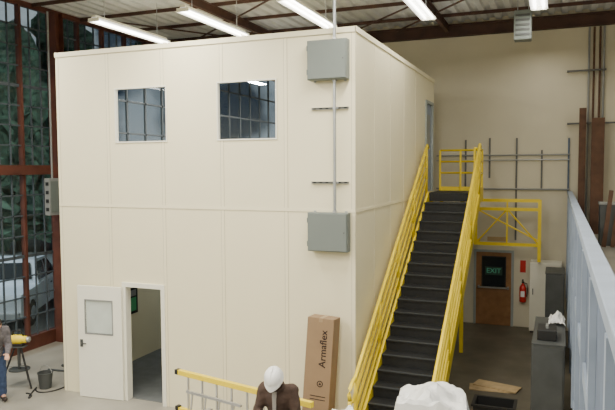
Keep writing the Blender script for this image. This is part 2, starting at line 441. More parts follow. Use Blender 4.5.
# ------------------------------------------------------------------ staircase
Y0, Y1, ZL, N = -.5, 5.0, 3.66, 20
XA, XB = .16, 1.3
run = (Y1-Y0)/N; rise = ZL/N; sl = ZL/(Y1-Y0)
st = thing('staircase', 'yellow railed steel staircase with black treads climbing beside the cream office', 'stairs', ((XA+XB)/2, Y0, 0))
for i in range(N-1):
    y = Y0+i*run; z = (i+1)*rise
    tr = MB().box(XA+.03, XB-.03, y-.02, y+run+.005, z-.04, z, bev=.006).build('tread', 'black', st)
    MB().box(XA+.04, XB-.04, y-.026, y+.015, z-.012, z+.003).build('nosing', 'nose', tr)
    MB().box(XA+.04, XB-.04, y+.0, y+.012, z-rise, z-.04).build('riser', 'black', st)
MB().box(XA+.04, XB-.04, Y1, Y1+.012, ZL-rise, ZL-.04).build('riser', 'black', st)
for x in (XA-.02, XB-.03):
    MB().prism([(Y0-.12, 0), (Y0+.1, 0), (Y1+.05, ZL-.25), (Y1+.05, ZL+.02), (Y1-.02, ZL+.02), (Y0-.12, .16)], x, x+.05, 'X').build('stringer', 'yellow', st)
def guard(x):
    h0 = .98
    def P(y, h): return (x, y, (y-Y0)*sl+h+.1)
    r = .03
    MB().tube([(x, Y0-.24, .85), (x, Y0-.27, .95), (x, Y0-.22, 1.02), (x, Y0-.1, 1.08), P(Y0+.05, h0), P(Y1, h0), (x, Y1+.12, ZL+1.02)], r).build('handrail', 'yellow', st, smooth=True)
    for h in (.74, .5): MB().tube([P(Y0-.1, h), P(Y1, h)], r*.9).build('mid_rail', 'yellow', st, smooth=True)
    MB().tube([P(Y0-.1, .24), P(Y1, .24)], r*.9).build('lower_rail', 'yellow', st, smooth=True)
    MB().tube([(x, Y0-.24, .85), (x, Y0-.22, .6), (x, Y0-.1, .53)], r).build('end_loop', 'yellow', st, smooth=True)
    for q in range(5):
        y = Y0+.05+(Y1-Y0-.1)*q/4
        MB().tube([(x, y, max(.0, (y-Y0)*sl-.05)), P(y, h0)], r).build('post', 'yellow', st, smooth=True)
guard(XA-.02); guard(XB+.0)
YE = 6.6; XE = 1.16
MB().box(XA-.02, XE, Y1+.01, YE, ZL-.05, ZL).build('landing', 'black', st)
MB().box(XA-.02, XE+.05, YE, YE+.05, ZL-.25, ZL+.1).build('landing_beam', 'yellow', st)
MB().box(XE, XE+.05, Y1+.05, YE, ZL-.25, ZL+.1).build('landing_beam', 'yellow', st)
for h in (1.0, .72, .44):
    MB().tube([(XA, YE, ZL+h), (XE+.02, YE, ZL+h), (XE+.02, Y1+.1, ZL+h)], .026).build('landing_rail', 'yellow', st, smooth=True)
for (x, y) in ((XA, YE), (XA+.5, YE), (XE+.02, YE), (XE+.02, 5.95), (XE+.02, Y1+.12)):
    MB().tube([(x, y, ZL), (x, y, ZL+1.0)], .026).build('landing_post', 'yellow', st)
for (x, y) in ((XA+.75, Y1+.2), (XA+.05, Y1+.2), (XA+.05, YE-.05)):
    MB().box(x-.04, x+.04, y-.04, y+.04, 0.003, ZL-.05).build('column', 'yellow', st)

# yellow braced frame beyond, carried off the back wall
YY = 7.35
def q(px, py): return onY(px, py, YY)
tl, tr_, bl, br = q(476,200), q(540,199), q(476,243), q(540,243)
zt, zb = tl.z, bl.z; xa, xb = tl.x, tr_.x; zlo = q(538, 262).z; zm_ = q(500,209).z
e = thing('braced_frame', 'yellow steel frame with diagonal braces fixed above the brown exit door', 'steel frame', ((xa+xb)/2, YY, zlo))
for z, n in ((zt, 'top_beam'), (zm_, 'mid_beam'), (zb, 'bottom_beam')):
    MB().box(xa, xb, YY-.035, YY+.035, z-.04, z+.04).build(n, 'yellow', e)
MB().box(xa-.04, xa+.04, YY-.04, YY+.04, zb-.04, zt+.03).build('post', 'yellow', e)
MB().box(xb-.04, xb+.04, YY-.04, YY+.04, zlo, zt+.03).build('post', 'yellow', e)
xm = (xa+xb)/2
MB().box(xm-.02, xm+.02, YY-.025, YY+.025, zb, zt).build('stud', 'yellow', e)
for x in (xa, xb):
    MB().box(x-.03, x+.03, YY+.04, YB-.001, zb-.03, zb+.03).build('wall_arm', 'yellow', e)
for a, c in (((xa, zb), (xm, zm_)), ((xm, zm_), (xb, zb)), ((xa, zm_), (xb, zb+.1))):
    MB().tube([(a[0], YY, a[1]), (c[0], YY, c[1])], .022, 6).build('brace', 'yellow', e)

# ------------------------------------------------------------------ back wall
a, c = onY(476, 300, YB).x, onY(511, 300, YB).x
dt = onY(493, 252, YB).z
e = thing('door_3', None, None, ((a+c)/2, YB, 0), kind='structure')
MB().box(a-.06, a, YB-.06, YB, 0, dt).box(c, c+.06, YB-.06, YB, 0, dt).box(a-.06, c+.06, YB-.06, YB, dt, dt+.06).build('door_frame', 'frame', e)
leaf = MB().box(a, c, YB-.045, YB-.001, .01, dt).build('door_leaf', 'wood', e)
xs = onY(483,270,YB).x, onY(505,270,YB).x; zz = onY(494,287,YB).z, onY(494,257,YB).z
MB().box(xs[0], xs[1], YB-.055, YB-.046, zz[0], zz[1]).build('vision_pane', 'carglass', leaf)
MB().box(xs[0]-.03, xs[0], YB-.06, YB-.046, zz[0]-.03, zz[1]+.03).box(xs[1], xs[1]+.03, YB-.06, YB-.046, zz[0]-.03, zz[1]+.03).box(xs[0], xs[1], YB-.06, YB-.046, zz[0]-.03, zz[0]).box(xs[0], xs[1], YB-.06, YB-.046, zz[1], zz[1]+.03).build('glazing_bead', 'blk', leaf)
MB().box(a+.05, c-.05, YB-.1, YB-.08, 1.0, 1.04).box(a+.05, a+.1, YB-.1, YB-.046, .99, 1.06).box(c-.1, c-.05, YB-.1, YB-.046, .99, 1.06).build('push_bar', 'alu', leaf)
sx = (xs[0]+xs[1])/2; sz = (zz[1]+zz[0])/2+.04
s_ = thing('exit_sign', 'green lettered exit sign in the glass of the brown wooden door', 'sign', (sx, YB-.06, sz-.12))
MB().box(sx-.22, sx+.22, YB-.068, YB-.0605, sz-.11, sz+.11).build('sign_plate', mat('sign_dark_green', (.015,.05,.035), .5), s_)
MB().text('EXIT', .185, Matrix.Translation((sx, YB-.071, sz)) @ Matrix.Rotation(R(90), 4, 'X')).build('lettering', 'green', s_)
p0 = onY(497, 239, YB)
MB().box(p0.x-.25, p0.x+.25, YB-.01, YB-.001, p0.z-.06, p0.z+.06).base('door_plaque', 'ply', 'small tan plaque on the wall above the brown door', 'sign')
p0 = onY(523, 266, YB)
MB().box(p0.x-.07, p0.x+.07, YB-.01, YB-.001, p0.z-.17, p0.z+.15).base('fire_sign', 'red', 'small red plate on the back wall above the extinguisher', 'sign')
p0 = onY(523, 291, YB)
e = thing('fire_extinguisher', 'red fire extinguisher hanging on the back wall right of the brown door', 'fire extinguisher', (p0.x, YB-.12, p0.z-.27))
MB().lathe([(.07,0),(.085,.02),(.085,.38),(.06,.44),(.025,.47),(.025,.5)], n=20).build('cylinder', 'red', e, local=True, smooth=True)
MB().lathe([(.03,.5),(.03,.54)], n=12).box(-.02,.02,-.12,.02,.54,.56).box(-.02,.02,-.1,.02,.58,.6).build('valve', 'blk', e, local=True)
MB().tube([(0,-.03,.52),(.1,-.03,.5),(.12,-.03,.35),(.1,-.02,.15)], .012, 8).build('hose', 'blk', e, local=True)
MB().box(-.05,.05,.085,.12,.1,.45).build('bracket', 'blk', e, local=True)
MB().box(-.05,.05,-.09,-.084,.15,.3).build('instruction_label', 'paper', e, local=True)
za, zb_ = onY(520,155,YB).z, onY(520,189,YB).z
X0, X1 = onY(437,160,YB).x, onY(570,160,YB).x
e = thing('strut_rack', 'dark grid of strut channels and conduits fixed high on the back wall', 'pipe rack', ((X0+X1)/2, YB, zb_-.1))
for px, y0, y1 in ((466,140,190),(490,138,178),(517,138,240),(542,150,190),(569,138,192)):
    p1, p2 = onY(px, y0, YB), onY(px, y1, YB)
    MB().box(p1.x-.022, p1.x+.022, YB-.05, YB-.001, p2.z, p1.z).build('upright', 'dark' if px != 569 else 'rail', e)
for z, r in ((za, .02), (za-.13, .014), (zb_, .022)):
    MB().tube([(X0, YB-.08, z), (X1, YB-.08, z)], r, 8).build('conduit_run', 'galv' if r < .02 else 'lgrey', e)
p0, p1 = onY(583, 108, 7.7), onY(583, 205, 7.7)
b = MB().box(p0.x-.08, p0.x+.08, 7.66, 7.72, 2.61, p0.z)
b.base('board', 'plank', 'narrow brown board standing upright left of the thick brown column', 'board')
p0 = onY(598, 130, 7.6)
b = MB(); icol(b, p0.x, 7.6, 2.62, onY(598,118,7.6).z, .28, .03)
b.box(p0.x-.2, p0.x+.2, 7.4, 7.8, 2.6, 2.62).base('steel_column', 'plank', 'thick brown I-section column standing on the raised deck', 'column')
e = thing('conduit_bundle', 'tall pale conduits running up the back wall above the brown column', 'conduit', (p0.x, YB-.05, 2.6))
for px in (589, 594, 600, 604):
    xx = onY(px, 60, YB-.05).x
    MB().tube([(xx, YB-.05, 2.6), (xx, YB-.05, 7.7)], .025, 8).build('pipe', 'plank' if px in (594, 600) else 'lgrey', e)
for py, p_0, p_1, lb in ((72, 567, 606, 'upper dark steel bracket across the pale conduits on the back wall'), (124, 567, 615, 'lower dark steel bracket across the brown board on the back wall')):
    u, v = onY(p_0, py, YB), onY(p_1, py, YB)
    MB().box(u.x, v.x, YB-.14, YB-.08, u.z-.02, u.z+.02).box(u.x, u.x+.05, YB-.08, YB-.001, u.z-.02, u.z+.02).base('wall_bracket', 'dark', lb, 'bracket')
u, v = onY(530, 262, 7.6), onY(562, 262, 7.6)
e = thing('white_cupboard', 'tall white cupboard against the back wall behind the dark cabinets', 'cabinet', ((u.x+v.x)/2, 7.6, 0))
MB().box(u.x, v.x, 7.55, 8.08, .05, u.z, bev=.01).build('body', 'white', e)
MB().box(u.x+.03, v.x-.03, 7.58, 8.05, 0, .05).build('plinth', 'blk', e)
MB().box(u.x+.015, v.x-.015, 7.53, 7.549, .08, u.z-.03).build('door', 'white', e)
MB().box(u.x+.07, u.x+.09, 7.5, 7.529, 1.0, 1.15).build('handle', 'dgrey', e)

# ------------------------------------------------------------------ raised deck with guard panels at right
XG = 3.18
struct('floor_mezzanine', MB().box(XG+.05, XR, -6, YB, 2.45, 2.6), 'concrete')
e = thing('guard_wall', 'blue-grey steel guard wall running along the raised deck edge', 'guard rail', (XG, 0, 1.2))
MB().box(XG-.005, XG+.02, -7, YB-.05, 1.1, 3.52).build('infill_panel', 'rail', e)
MB().box(XG-.045, XG+.07, -7, YB-.02, 3.53, 3.62, bev=.008).build('top_rail', 'raill', e)
MB().box(XG-.03, XG-.006, -7, YB-.02, 2.4, 2.55).build('edge_channel', 'raill', e)
MB().box(XG-.03, XG-.006, -7, YB-.02, 1.05, 1.15).build('edge_channel', 'raill', e)
yy = -6.4
while yy < YB:
    MB().box(XG-.05, XG-.006, yy-.05, yy+.05, 1.05, 3.53).build('post', 'raill', e); yy += 1.5
for y in (-6, -1.4, 3.3, 7.8):
    MB().box(XG+.3, XG+.42, y-.06, y+.06, 0, 2.45).base('deck_column', 'rust', 'steel column carrying the raised deck', 'column', group='columns under the raised deck')
p0 = onY(604, 228, 4.6)
for k, (dx, tz, lb) in enumerate(((0, 3.75, 'taller brown board leaning at the right edge of the raised deck'), (.16, 3.45, 'shorter brown board leaning at the right edge of the raised deck'))):
    mt = Matrix.Translation((p0.x+dx, 4.6, 2.625)) @ Matrix.Rotation(R(6), 4, 'Y')
    MB().box(-.04, .04, -.02, .02, 0, tz-2.6, mtx=mt).base('board', 'plank', lb, 'board')
e = thing('storage_box', 'small dark lidded box on the raised deck behind the leaning boards', 'box', (p0.x+.2, 5.2, 2.6))
MB().box(-.26, .26, -.2, .2, 0, .85, bev=.01).build('body', 'dgrey', e, local=True)
MB().box(-.275, .275, -.215, .215, .85, .9, bev=.01).build('lid', 'lgrey', e, local=True)

# ------------------------------------------------------------------ cabinets in the aisle
def cabinet(x0, x1, y0, y1, h, m, label, two=0):
    e = thing('metal_cabinet', label, 'cabinet', ((x0+x1)/2, (y0+y1)/2, 0))
    MB().box(x0, x1, y0, y1, .04, h, bev=.012).build('body', m, e)
    MB().box(x0+.03, x1-.03, y0+.03, y1-.03, 0.003, .04).build('plinth', 'blk', e)
    MB().box(x0-.01, x1+.01, y0-.01, y1+.01, h, h+.02, bev=.004).build('top', m, e)
    ym = (y0+y1)/2
    if two:
        for (ya, yb) in ((y0+.03, ym-.01), (ym+.01, y1-.03)):
            d = MB().box(x0-.014, x0-.001, ya, yb, .08, h-.04).build('door', m, e)
            MB().box(x0-.035, x0-.014, yb-.1, yb-.08, h*.5, h*.5+.14).build('handle', 'alu', d)
        MB().box(x0+.03, x1-.03, y0-.013, y0-.001, .1, h-.05).build('end_panel', m, e)
    else:
        d = MB().box(x0+.02, x1-.02, y0-.014, y0-.001, .08, h-.03).build('door', m, e)
        MB().box(x1-.08, x1-.06, y0-.04, y0-.014, h*.5, h*.5+.14).build('handle', 'dgrey', d)
cabinet(2.70, 3.08, 5.0, 5.9, 1.95, 'dgrey', 'tall dark grey cabinet in front of the white cupboard')
cabinet(2.60, 3.06, .6, 2.4, 1.58, 'dgrey', 'long dark grey two-door cabinet beside the guard wall', 2)
e = thing('tool_case', 'small dark tool case on the near end of the two-door cabinet', 'case', (2.8, 1.0, 1.602))
MB().box(-.14,.14,-.22,.22,0,.16,bev=.012).build('body', 'blk', e, local=True)
MB().box(-.02,.02,-.1,.1,.18,.2).box(-.02,.02,-.1,-.08,.16,.18).box(-.02,.02,.08,.1,.16,.18).build('handle', 'lgrey', e, local=True)
def cloth(name, cx_, cy_, w, d, ztop, drop, label, cat, seed, amp=.06, n=30, m='sheet', rz=0, peak=.1, pleat=.08, flare=1.0):
    b = MB(); bm = b.bm; g = []; ca, sa = math.cos(rz), math.sin(rz)
    for i in range(n):
        row = []
        for j_ in range(n):
            u = (i/(n-1)-.5)*2; v = (j_/(n-1)-.5)*2
            r = max(abs(u), abs(v)); th = math.atan2(v, u); over = max(0, r-.62)/.38
            k_ = 1 if r < .62 else .62/r+(1-.62/r)*flare*.6
            pl = math.asin(math.sin(th*7+seed+1.5*math.sin(th*2)))/1.57+.4*math.sin(th*15+seed*2)
            k_ *= 1+pleat*pl*min(1, over)
            x = u*w/2*k_; y = v*d/2*k_
            f1 = 1-abs(noise.noise(Vector((u*1.5+v*1.1+seed, v*.9-u*.6, seed))))*3.0
            f2 = 1-abs(noise.noise(Vector((u*3.2-v*2.2+seed, v*1.8+u*1.4, seed*2))))*3.0
            pk = peak*max(0, 1-abs(u-.1)*1.6-abs(v-.1)*.9)
            z = ztop+(f1*.7+f2*.4)*amp*(1-.4*min(1,over))+pk - over*drop*(1+.15*pl)
            row.append(bm.verts.new((cx_+x*ca-y*sa, cy_+x*sa+y*ca, max(.02, z))))
        g.append(row)
    for i in range(n-1):
        for j_ in range(n-1):
            q4 = (g[i][j_], g[i+1][j_], g[i+1][j_+1], g[i][j_+1])
            if (i+j_) % 2: bm.faces.new((q4[0],q4[1],q4[2])); bm.faces.new((q4[0],q4[2],q4[3]))
            else: bm.faces.new((q4[0],q4[1],q4[3])); bm.faces.new((q4[1],q4[2],q4[3]))
    return b.base(name, m, label, cat, smooth=False)
cloth('rag', 2.94, 2.02, .3, .5, 1.68, .05, 'crumpled white rag lying on the long dark two-door cabinet', 'rag', 3.1, .05, 18, peak=.12, pleat=.1)
p0 = onZ(492, 389, 0)
for k, (dx, dy, a, lb) in enumerate(((0,0,.1,'lower tan plywood offcut on the aisle floor'), (.08,.1,-.25,'upper tan plywood offcut lying across the other one'))):
    mt = Matrix.Translation((p0.x+dx, p0.y+dy, .004+k*.021)) @ Matrix.Rotation(a, 4, 'Z')
    MB().box(-.42,.42,-.17,.17,0,.02,mtx=mt).base('plywood_offcut', 'ply', lb, 'board')
e = thing('storage_tote', 'black open tote on the floor behind the white plastic sheet', 'box', (2.0, 1.3, 0.003))
MB().box(-.32,.32,-.22,.22,0,.02).box(-.32,.32,-.22,-.2,.02,.36).box(-.32,.32,.2,.22,.02,.36).box(-.32,-.3,-.2,.2,.02,.36).box(.3,.32,-.2,.2,.02,.36).build('bin', 'blk', e, local=True)
MB().box(-.35,.35,-.25,-.22,.33,.36).box(-.35,.35,.22,.25,.33,.36).box(-.35,-.32,-.22,.22,.33,.36).box(.32,.35,-.22,.22,.33,.36).build('rim', 'blk', e, local=True)

def crate(cx_, cy_, w, d, h, label, rz=0):
    e = thing('wooden_crate', label, 'crate', (cx_, cy_, 0), rz)
    MB().box(-w/2, w/2, -d/2, d/2, .1, h).build('body', 'ply', e, local=True)
    for x in (-w/2+.05, 0, w/2-.05): MB().box(x-.05, x+.05, -d/2, d/2, 0, .1).build('skid', 'ply', e, local=True)
    for x in (-w/2+.05, w/2-.05): MB().box(x-.05, x+.05, -d/2-.02, -d/2, .1, h).build('batten', 'ply', e, local=True)
crate(1.50, -1.62, .66, .44, 1.2, 'tall plywood crate under the large white plastic sheet', .15)
cloth('plastic_sheet', 1.50, -1.62, 1.32, 1.05, 1.36, .6, 'large crumpled white plastic sheet draped at the foot of the stairs', 'plastic sheet', 1.7, .085, 34, rz=.15, peak=.14)
crate(.3, -1.5, .28, .24, .8, 'small plywood crate under the small white plastic sheet')
cloth('plastic_sheet', .3, -1.5, .6, .5, .93, .45, 'small white plastic sheet right of the tall cardboard carton', 'plastic sheet', 4.4, .06, 22, peak=.12)

# ------------------------------------------------------------------ carton
p0 = onY(326, 321, -.45); 
cw, cdp, ch = .43, .3, p0.z
bx = onY(317, 409, -.6).x
mt = Matrix.Translation((0,0,.026)) @ Matrix.Translation((bx-.08, -.42, .0)) @ Matrix.Rotation(R(2.6), 4, 'Y') @ Matrix.Rotation(R(-4), 4, 'X')
e = thing('cardboard_carton', 'tall brown cardboard carton with dark vertical lettering beside the office corner', 'box')
e.matrix_world = mt; ORG[e.name] = mt
MB().box(-cw/2, cw/2, -cdp/2, cdp/2, 0, ch, bev=.004).build('carton', 'card', e, local=True)
MB().box(-.03, .03, -cdp/2-.0015, cdp/2+.0015, ch-.06, ch+.002).build('tape', 'tape', e, local=True)
rt = Matrix.Translation((.07, -cdp/2-.002, ch*.76)) @ Matrix.Rotation(R(90), 4, 'X') @ Matrix.Rotation(R(90), 4, 'Z')
MB().text('Armaflex', .155, rt, bold=.0015).build('printed_lettering', 'cardp', e, local=True)
zc = ch*.48; yf = -cdp/2
em = MB(); n = 28; ro, ri = .05, .036; A1 = []; A2 = []
for k in range(n):
    a_ = 2*math.pi*k/n
    A1.append(em.bm.verts.new((.05+ro*math.cos(a_), yf-.003, zc+ro*math.sin(a_)))); A2.append(em.bm.verts.new((.05+ri*math.cos(a_), yf-.003, zc+ri*math.sin(a_))))
for k in range(n): em.bm.faces.new((A1[k], A1[(k+1)%n], A2[(k+1)%n], A2[k]))
em.prism([(.028, zc-.018), (.05, zc+.026), (.072, zc-.018)], yf-.003, yf-.001, 'Y')
em.build('printed_emblem', 'cardp', e, local=True)
for k in range(2): MB().box(-.10,.15,yf-.003,yf-.001,zc-.2-.05*k,zc-.188-.05*k).build('printed_line', 'cardp', e, local=True)

# ------------------------------------------------------------------ ladders on trestles
A = Vector((-2.64, -.95, 0)); B_ = Vector((-.15, -1.5, 0)); d = B_-A; L = d.length; ang = math.atan2(d.y, d.x)
zt_, lw_ = 1.06, .66
e = thing('ladder', 'long yellow ladder lying on edge across two trestles in front of the office', 'ladder', (A.x, A.y, zt_-lw_), ang)
MB().box(0, L, -.035, .035, 0, .05, bev=.004).build('side_rail', 'yellow', e, local=True)
MB().box(0, L, -.035, .035, lw_-.08, lw_, bev=.004).build('side_rail', 'yellow', e, local=True)
k = .2
while k < L:
    MB().tube([(k, 0, .05), (k, 0, lw_-.08)], .018, 8).build('rung', 'alu', e, local=True); k += .3
for z in (.0, lw_-.07): MB().box(-.06, .0, -.04, .04, z-.005, z+.07).build('rubber_foot', 'blk', e, local=True)
n_ = Vector((-math.sin(ang), math.cos(ang), 0))
hh = zt_-lw_-.002
c0 = A+d.normalized()*.25-n_*.14
mt = Matrix.Translation((c0.x, c0.y, hh+.004)) @ Matrix.Rotation(ang, 4, 'Z')@ Matrix.Rotation(R(-9), 4, 'X')
e = thing('ladder', 'short silver aluminium ladder leaning on the front of the yellow ladder', 'ladder')
e.matrix_world = mt; ORG[e.name] = mt
for z in (0, .36): MB().box(0, 1.1, -.025, .025, z, z+.04, bev=.004).build('side_rail', 'alu', e, local=True)
for k in range(4): MB().tube([(.12+.28*k, 0, .04), (.12+.28*k, 0, .36)], .016, 8).build('rung', 'alu', e, local=True)
for s_, lb in ((.35, 'left metal trestle holding up the yellow ladder'), (L-.5, 'right metal trestle holding up the yellow ladder')):
    c0 = A+d.normalized()*s_
    tr = thing('trestle', lb, 'trestle', (c0.x, c0.y, 0), ang)
    MB().box(-.04,.04,-.35,.35,hh-.06,hh).build('top_bar', 'alu', tr, local=True)
    for sx_ in (-1,1):
        for sy in (-1,1): MB().tube([(sx_*.02, sy*.3, hh-.06), (sx_*.2, sy*.33, .0)], .016, 8).build('leg', 'alu', tr, local=True)
    for sx_ in (-1,1): MB().tube([(sx_*.12, -.32, .2), (sx_*.12, .32, .2)], .01, 6).build('stretcher', 'alu', tr, local=True)

# ------------------------------------------------------------------ people
def remesh(mb, vox, smooth_it, name, m, parent, folds=0):
    me = bpy.data.meshes.new('t'); mb.bm.to_mesh(me); mb.bm.free()
    o = bpy.data.objects.new('t', me); C.objects.link(o)
    r = o.modifiers.new('r', 'REMESH'); r.mode = 'VOXEL'; r.voxel_size = vox
    s = o.modifiers.new('s', 'SMOOTH'); s.iterations = smooth_it; s.factor = .5
    bpy.context.view_layer.update()
    m2 = bpy.data.meshes.new_from_object(o.evaluated_get(bpy.context.evaluated_depsgraph_get()))
    bpy.data.objects.remove(o); bpy.data.meshes.remove(me)
    if folds:
        for v in m2.vertices:
            n_ = noise.noise(Vector((v.co.x*9, v.co.y*9, v.co.z*16)))
            v.co += v.normal*n_*folds
    m2.name = name; m2.materials.clear(); m2.materials.append(M[m])
    for p in m2.polygons: p.use_smooth = True
    ob = bpy.data.objects.new(name, m2); C.objects.link(ob); ob.parent = parent; ORG[ob.name] = ORG[parent.name]
    return ob
lips_m = mat('lips', (.4,.16,.12), .5)
def person(label, loc, rotz, J, top, legs, hat=True, open_front=False):
    e = thing('person', label, 'person', loc, rotz)
    V = {k: Vector(v) for k, v in J.items()}
    b = MB()
    b.cap(V['pelvis'], V['belly'], .135, .125).cap(V['belly'], V['chest'], .125, .14).cap(V['chest'], V['neck'], .13, .06)
    b.cap(V['neck'], V['head']+(V['neck']-V['head'])*.3, .055, .055)
    up = (V['up']).normalized(); fw = V['face'].normalized(); sd = up.cross(fw).normalized(); fw = sd.cross(up)
    HM = Matrix((sd, fw, up)).transposed()
    h = V['head']
    def H(x, y, z): return h+HM @ Vector((x, y, z))
    hm4 = HM.to_4x4()
    b.ball(h, .105, (.76, .95, 1.12), 14, mtx=hm4)
    b.ball(H(0,.03,-.05), .07, (.78,.95,1), 12, mtx=hm4)
    b.ball(H(0,.085,-.09), .025, (1.1,.8,.8), 8, mtx=hm4)
    b.ball(H(0,.112,-.022), .016, (.9,1.1,1.2), 8, mtx=hm4)
    b.tube([H(0,.098,.02), H(0,.112,-.02)], [.008,.013], 8)
    b.ball(H(0,.098,.028), .03, (1.3,.35,.4), 8, mtx=hm4)
    for s in (-1,1): b.ball(H(s*.082,-.005,-.01), .032, (.35,.65,1), 8, mtx=hm4)
    for s, k in ((-1,'l'),(1,'r')):
        sh, elb, wr = V['sh'+k], V['el'+k], V['wr'+k]
        b.cap(V['chest']+(V['neck']-V['chest'])*.5, sh, .07, .065).cap(sh, elb, .055, .042).cap(elb, wr, .042, .028)
        dr_ = V['hd'+k].normalized(); th = V['th'+k].normalized(); nn = dr_.cross(th).normalized()
        for o_ in (-.025, -.008, .008, .025): b.cap(wr+th*o_*.5, wr+dr_*.09+th*o_*1.2, .016, .013, 8)
        for o_, ln in ((.034,.07),(.012,.08),(-.011,.074),(-.032,.058)):
            p1 = wr+dr_*.09+th*o_; p2 = p1+dr_*ln*.5+nn*.012; p3 = p2+dr_*ln*.3+nn*.022
            b.cap(p1, p2, .0095, .009, 8).cap(p2, p3, .009, .0075, 8)
        q1 = wr+dr_*.03+th*.028; q2 = q1+(dr_*.5+th*.8).normalized()*.035; q3 = q2+(dr_*.9+th*.2).normalized()*.03
        b.cap(q1, q2, .013, .011, 8).cap(q2, q3, .011, .009, 8)
        hp, kn, an = V['hp'+k], V['kn'+k], V['an'+k]
        b.cap(V['pelvis'], hp, .12, .1).cap(hp, kn, .085, .055).cap(kn, an, .055, .038)
        b.cap(an, an+V['toe']*.14-Vector((0,0,.04)), .04, .035)
    remesh(b, .0085, 3, 'body', 'skin', e)
    for s in (-1,1):
        ey = MB().ball(H(s*.032,.083,.005), .012, n=8).build('eye', 'paper', e, local=True, smooth=True)
        MB().ball(H(s*.032,.0935,.004), .005, n=6).build('iris', 'blk', ey, local=True, smooth=True)
    MB().ball(H(0,.098,-.056), .02, (1.1,.35,.3), 8, mtx=hm4).build('lips', lips_m, e, local=True, smooth=True)
    hb = MB().ball(H(0,-.012,.01), .108, (.8,.96,1.12), 14, mtx=hm4)
    for v in list(hb.bm.verts):
        l = HM.transposed() @ (v.co-h)
        if l.z < -.055 or (l.y > .045 and l.z < .06): hb.bm.verts.remove(v)
    hb.build('hair', 'hair', e, local=True, smooth=True)
    b = MB()
    b.cap(V['pelvis']+Vector((0,0,-.04)), V['belly'], .165, .16).cap(V['belly'], V['chest'], .16, .165)
    for s, k in ((-1,'l'),(1,'r')):
        sh, elb, wr = V['sh'+k], V['el'+k], V['wr'+k]
        b.cap(V['chest'], sh+Vector((0,0,-.03)), .14, .085).cap(V['neck']-(V['neck']-V['chest'])*.25, sh, .075, .078)
        b.cap(V['belly'], V['belly']*.5+sh*.5, .14, .12)
        b.cap(sh, elb, .08, .065).cap(elb, elb+(wr-elb)*.93, .063, .048)
    b.cap(V['neck']-Vector((0,0,.03)), V['neck']+(V['head']-V['neck'])*.12, .085, .08)
    remesh(b, .014, 4, 'jacket' if hat else 'shirt', top, e, .012)
    nk = V['neck']+(V['head']-V['neck'])*.12
    cb = MB(); ax = (V['head']-V['neck']).normalized(); u = ax.cross(Vector((0,1,0))).normalized(); w = ax.cross(u)
    rings = []
    for (rr, hh_) in ((.088,-.02),(.09,.03),(.098,.035),(.108,-.015)):
        rings.append([cb.bm.verts.new(nk+ax*hh_+u*rr*math.cos(2*math.pi*q_/24)+w*rr*.95*math.sin(2*math.pi*q_/24)) for q_ in range(24)])
    for a_, b2 in zip(rings, rings[1:]):
        for q_ in range(24): cb.bm.faces.new((a_[q_], a_[(q_+1)%24], b2[(q_+1)%24], b2[q_]))
    cb.build('collar', top, e, local=True, smooth=True)
    if open_front:
        c_ = V['chest']
        MB().prism([(-.03,.12),(.03,.12),(.012,-.42),(-.012,-.42)], c_.y-.176, c_.y-.15, 'Y', Matrix.Translation((0,0,c_.z))).build('shirt_front', 'shirt', e, local=True)
    b = MB()
    for s, k in ((-1,'l'),(1,'r')):
        hp, kn, an = V['hp'+k], V['kn'+k], V['an'+k]
        b.cap(V['pelvis'], hp, .15, .12).cap(hp, kn, .108, .08).cap(kn, an+Vector((0,0,.02)), .078, .068)
    remesh(b, .014, 4, 'trousers', legs, e, .01)
    for k in 'lr':
        an = V['an'+k]; tz = V['toe']
        b = MB().cap(an+Vector((0,0,.08)), an+Vector((0,0,-.02)), .06, .055).cap(an-tz*.03+Vector((0,0,-.04)), an+tz*.17+Vector((0,0,-.047)), .05, .042)
        bb = remesh(b, .012, 3, 'boot', 'boot', e)
        for v in bb.data.vertices: v.co.z = max(0, v.co.z)
    if hat:
        hm = Matrix.Translation(H(0,-.005,.04)) @ hm4
        hb = MB(); pr = [(.138,-.022),(.139,-.012),(.130,.0),(.128,.03),(.12,.065),(.102,.095),(.075,.118),(.04,.13),(.004,.134)]
        hb.lathe(pr, n=32)
        for v in hb.bm.verts:
            y = v.co.y*1.1
            if v.co.z < -.005 and y > .08: y += .045*(1-abs(v.co.x)/.14)
            v.co = Vector((v.co.x*.9, y, v.co.z))
            v.co = hm @ v.co
        ht = hb.build('hard_hat', 'hat', e, local=True, smooth=True)
        rb = MB()
        pts = [hm @ Vector((0, .141*math.cos(a_), -.005+.141*math.sin(a_))) for a_ in [math.pi*(.1+.8*q_/12) for q_ in range(13)]]
        rb.tube(pts, .01, 8).build('crown_ridge', 'hat', ht, local=True, smooth=True)
    return e, H
J1 = dict(pelvis=(0,.06,.97), belly=(0,.04,1.14), chest=(0,-.02,1.33), neck=(0,-.08,1.48), head=(0,-.18,1.60), up=(0,-.66,.75), face=(0,-.75,-.66),
    shl=(-.19,-.02,1.43), shr=(.19,-.02,1.43), ell=(-.26,-.08,1.14), elr=(.26,-.08,1.14), wrl=(-.10,-.32,1.10), wrr=(.10,-.32,1.10),
    hdl=(.45,-.8,.1), hdr=(-.45,-.8,.1), thl=(.35,.1,.9), thr=(-.35,.1,.9),
    hpl=(-.09,.05,.92), hpr=(.09,.05,.92), knl=(-.11,-.01,.51), knr=(.11,-.01,.51), anl=(-.12,.04,.1), anr=(.12,.04,.1), toe=(0,-1,0))
PX, PY = -.37, -2.12
person('person in a white hard hat and brown jacket looking down before the office', (PX,PY,0), R(6), J1, 'jacket', 'jeans', True, open_front=True)
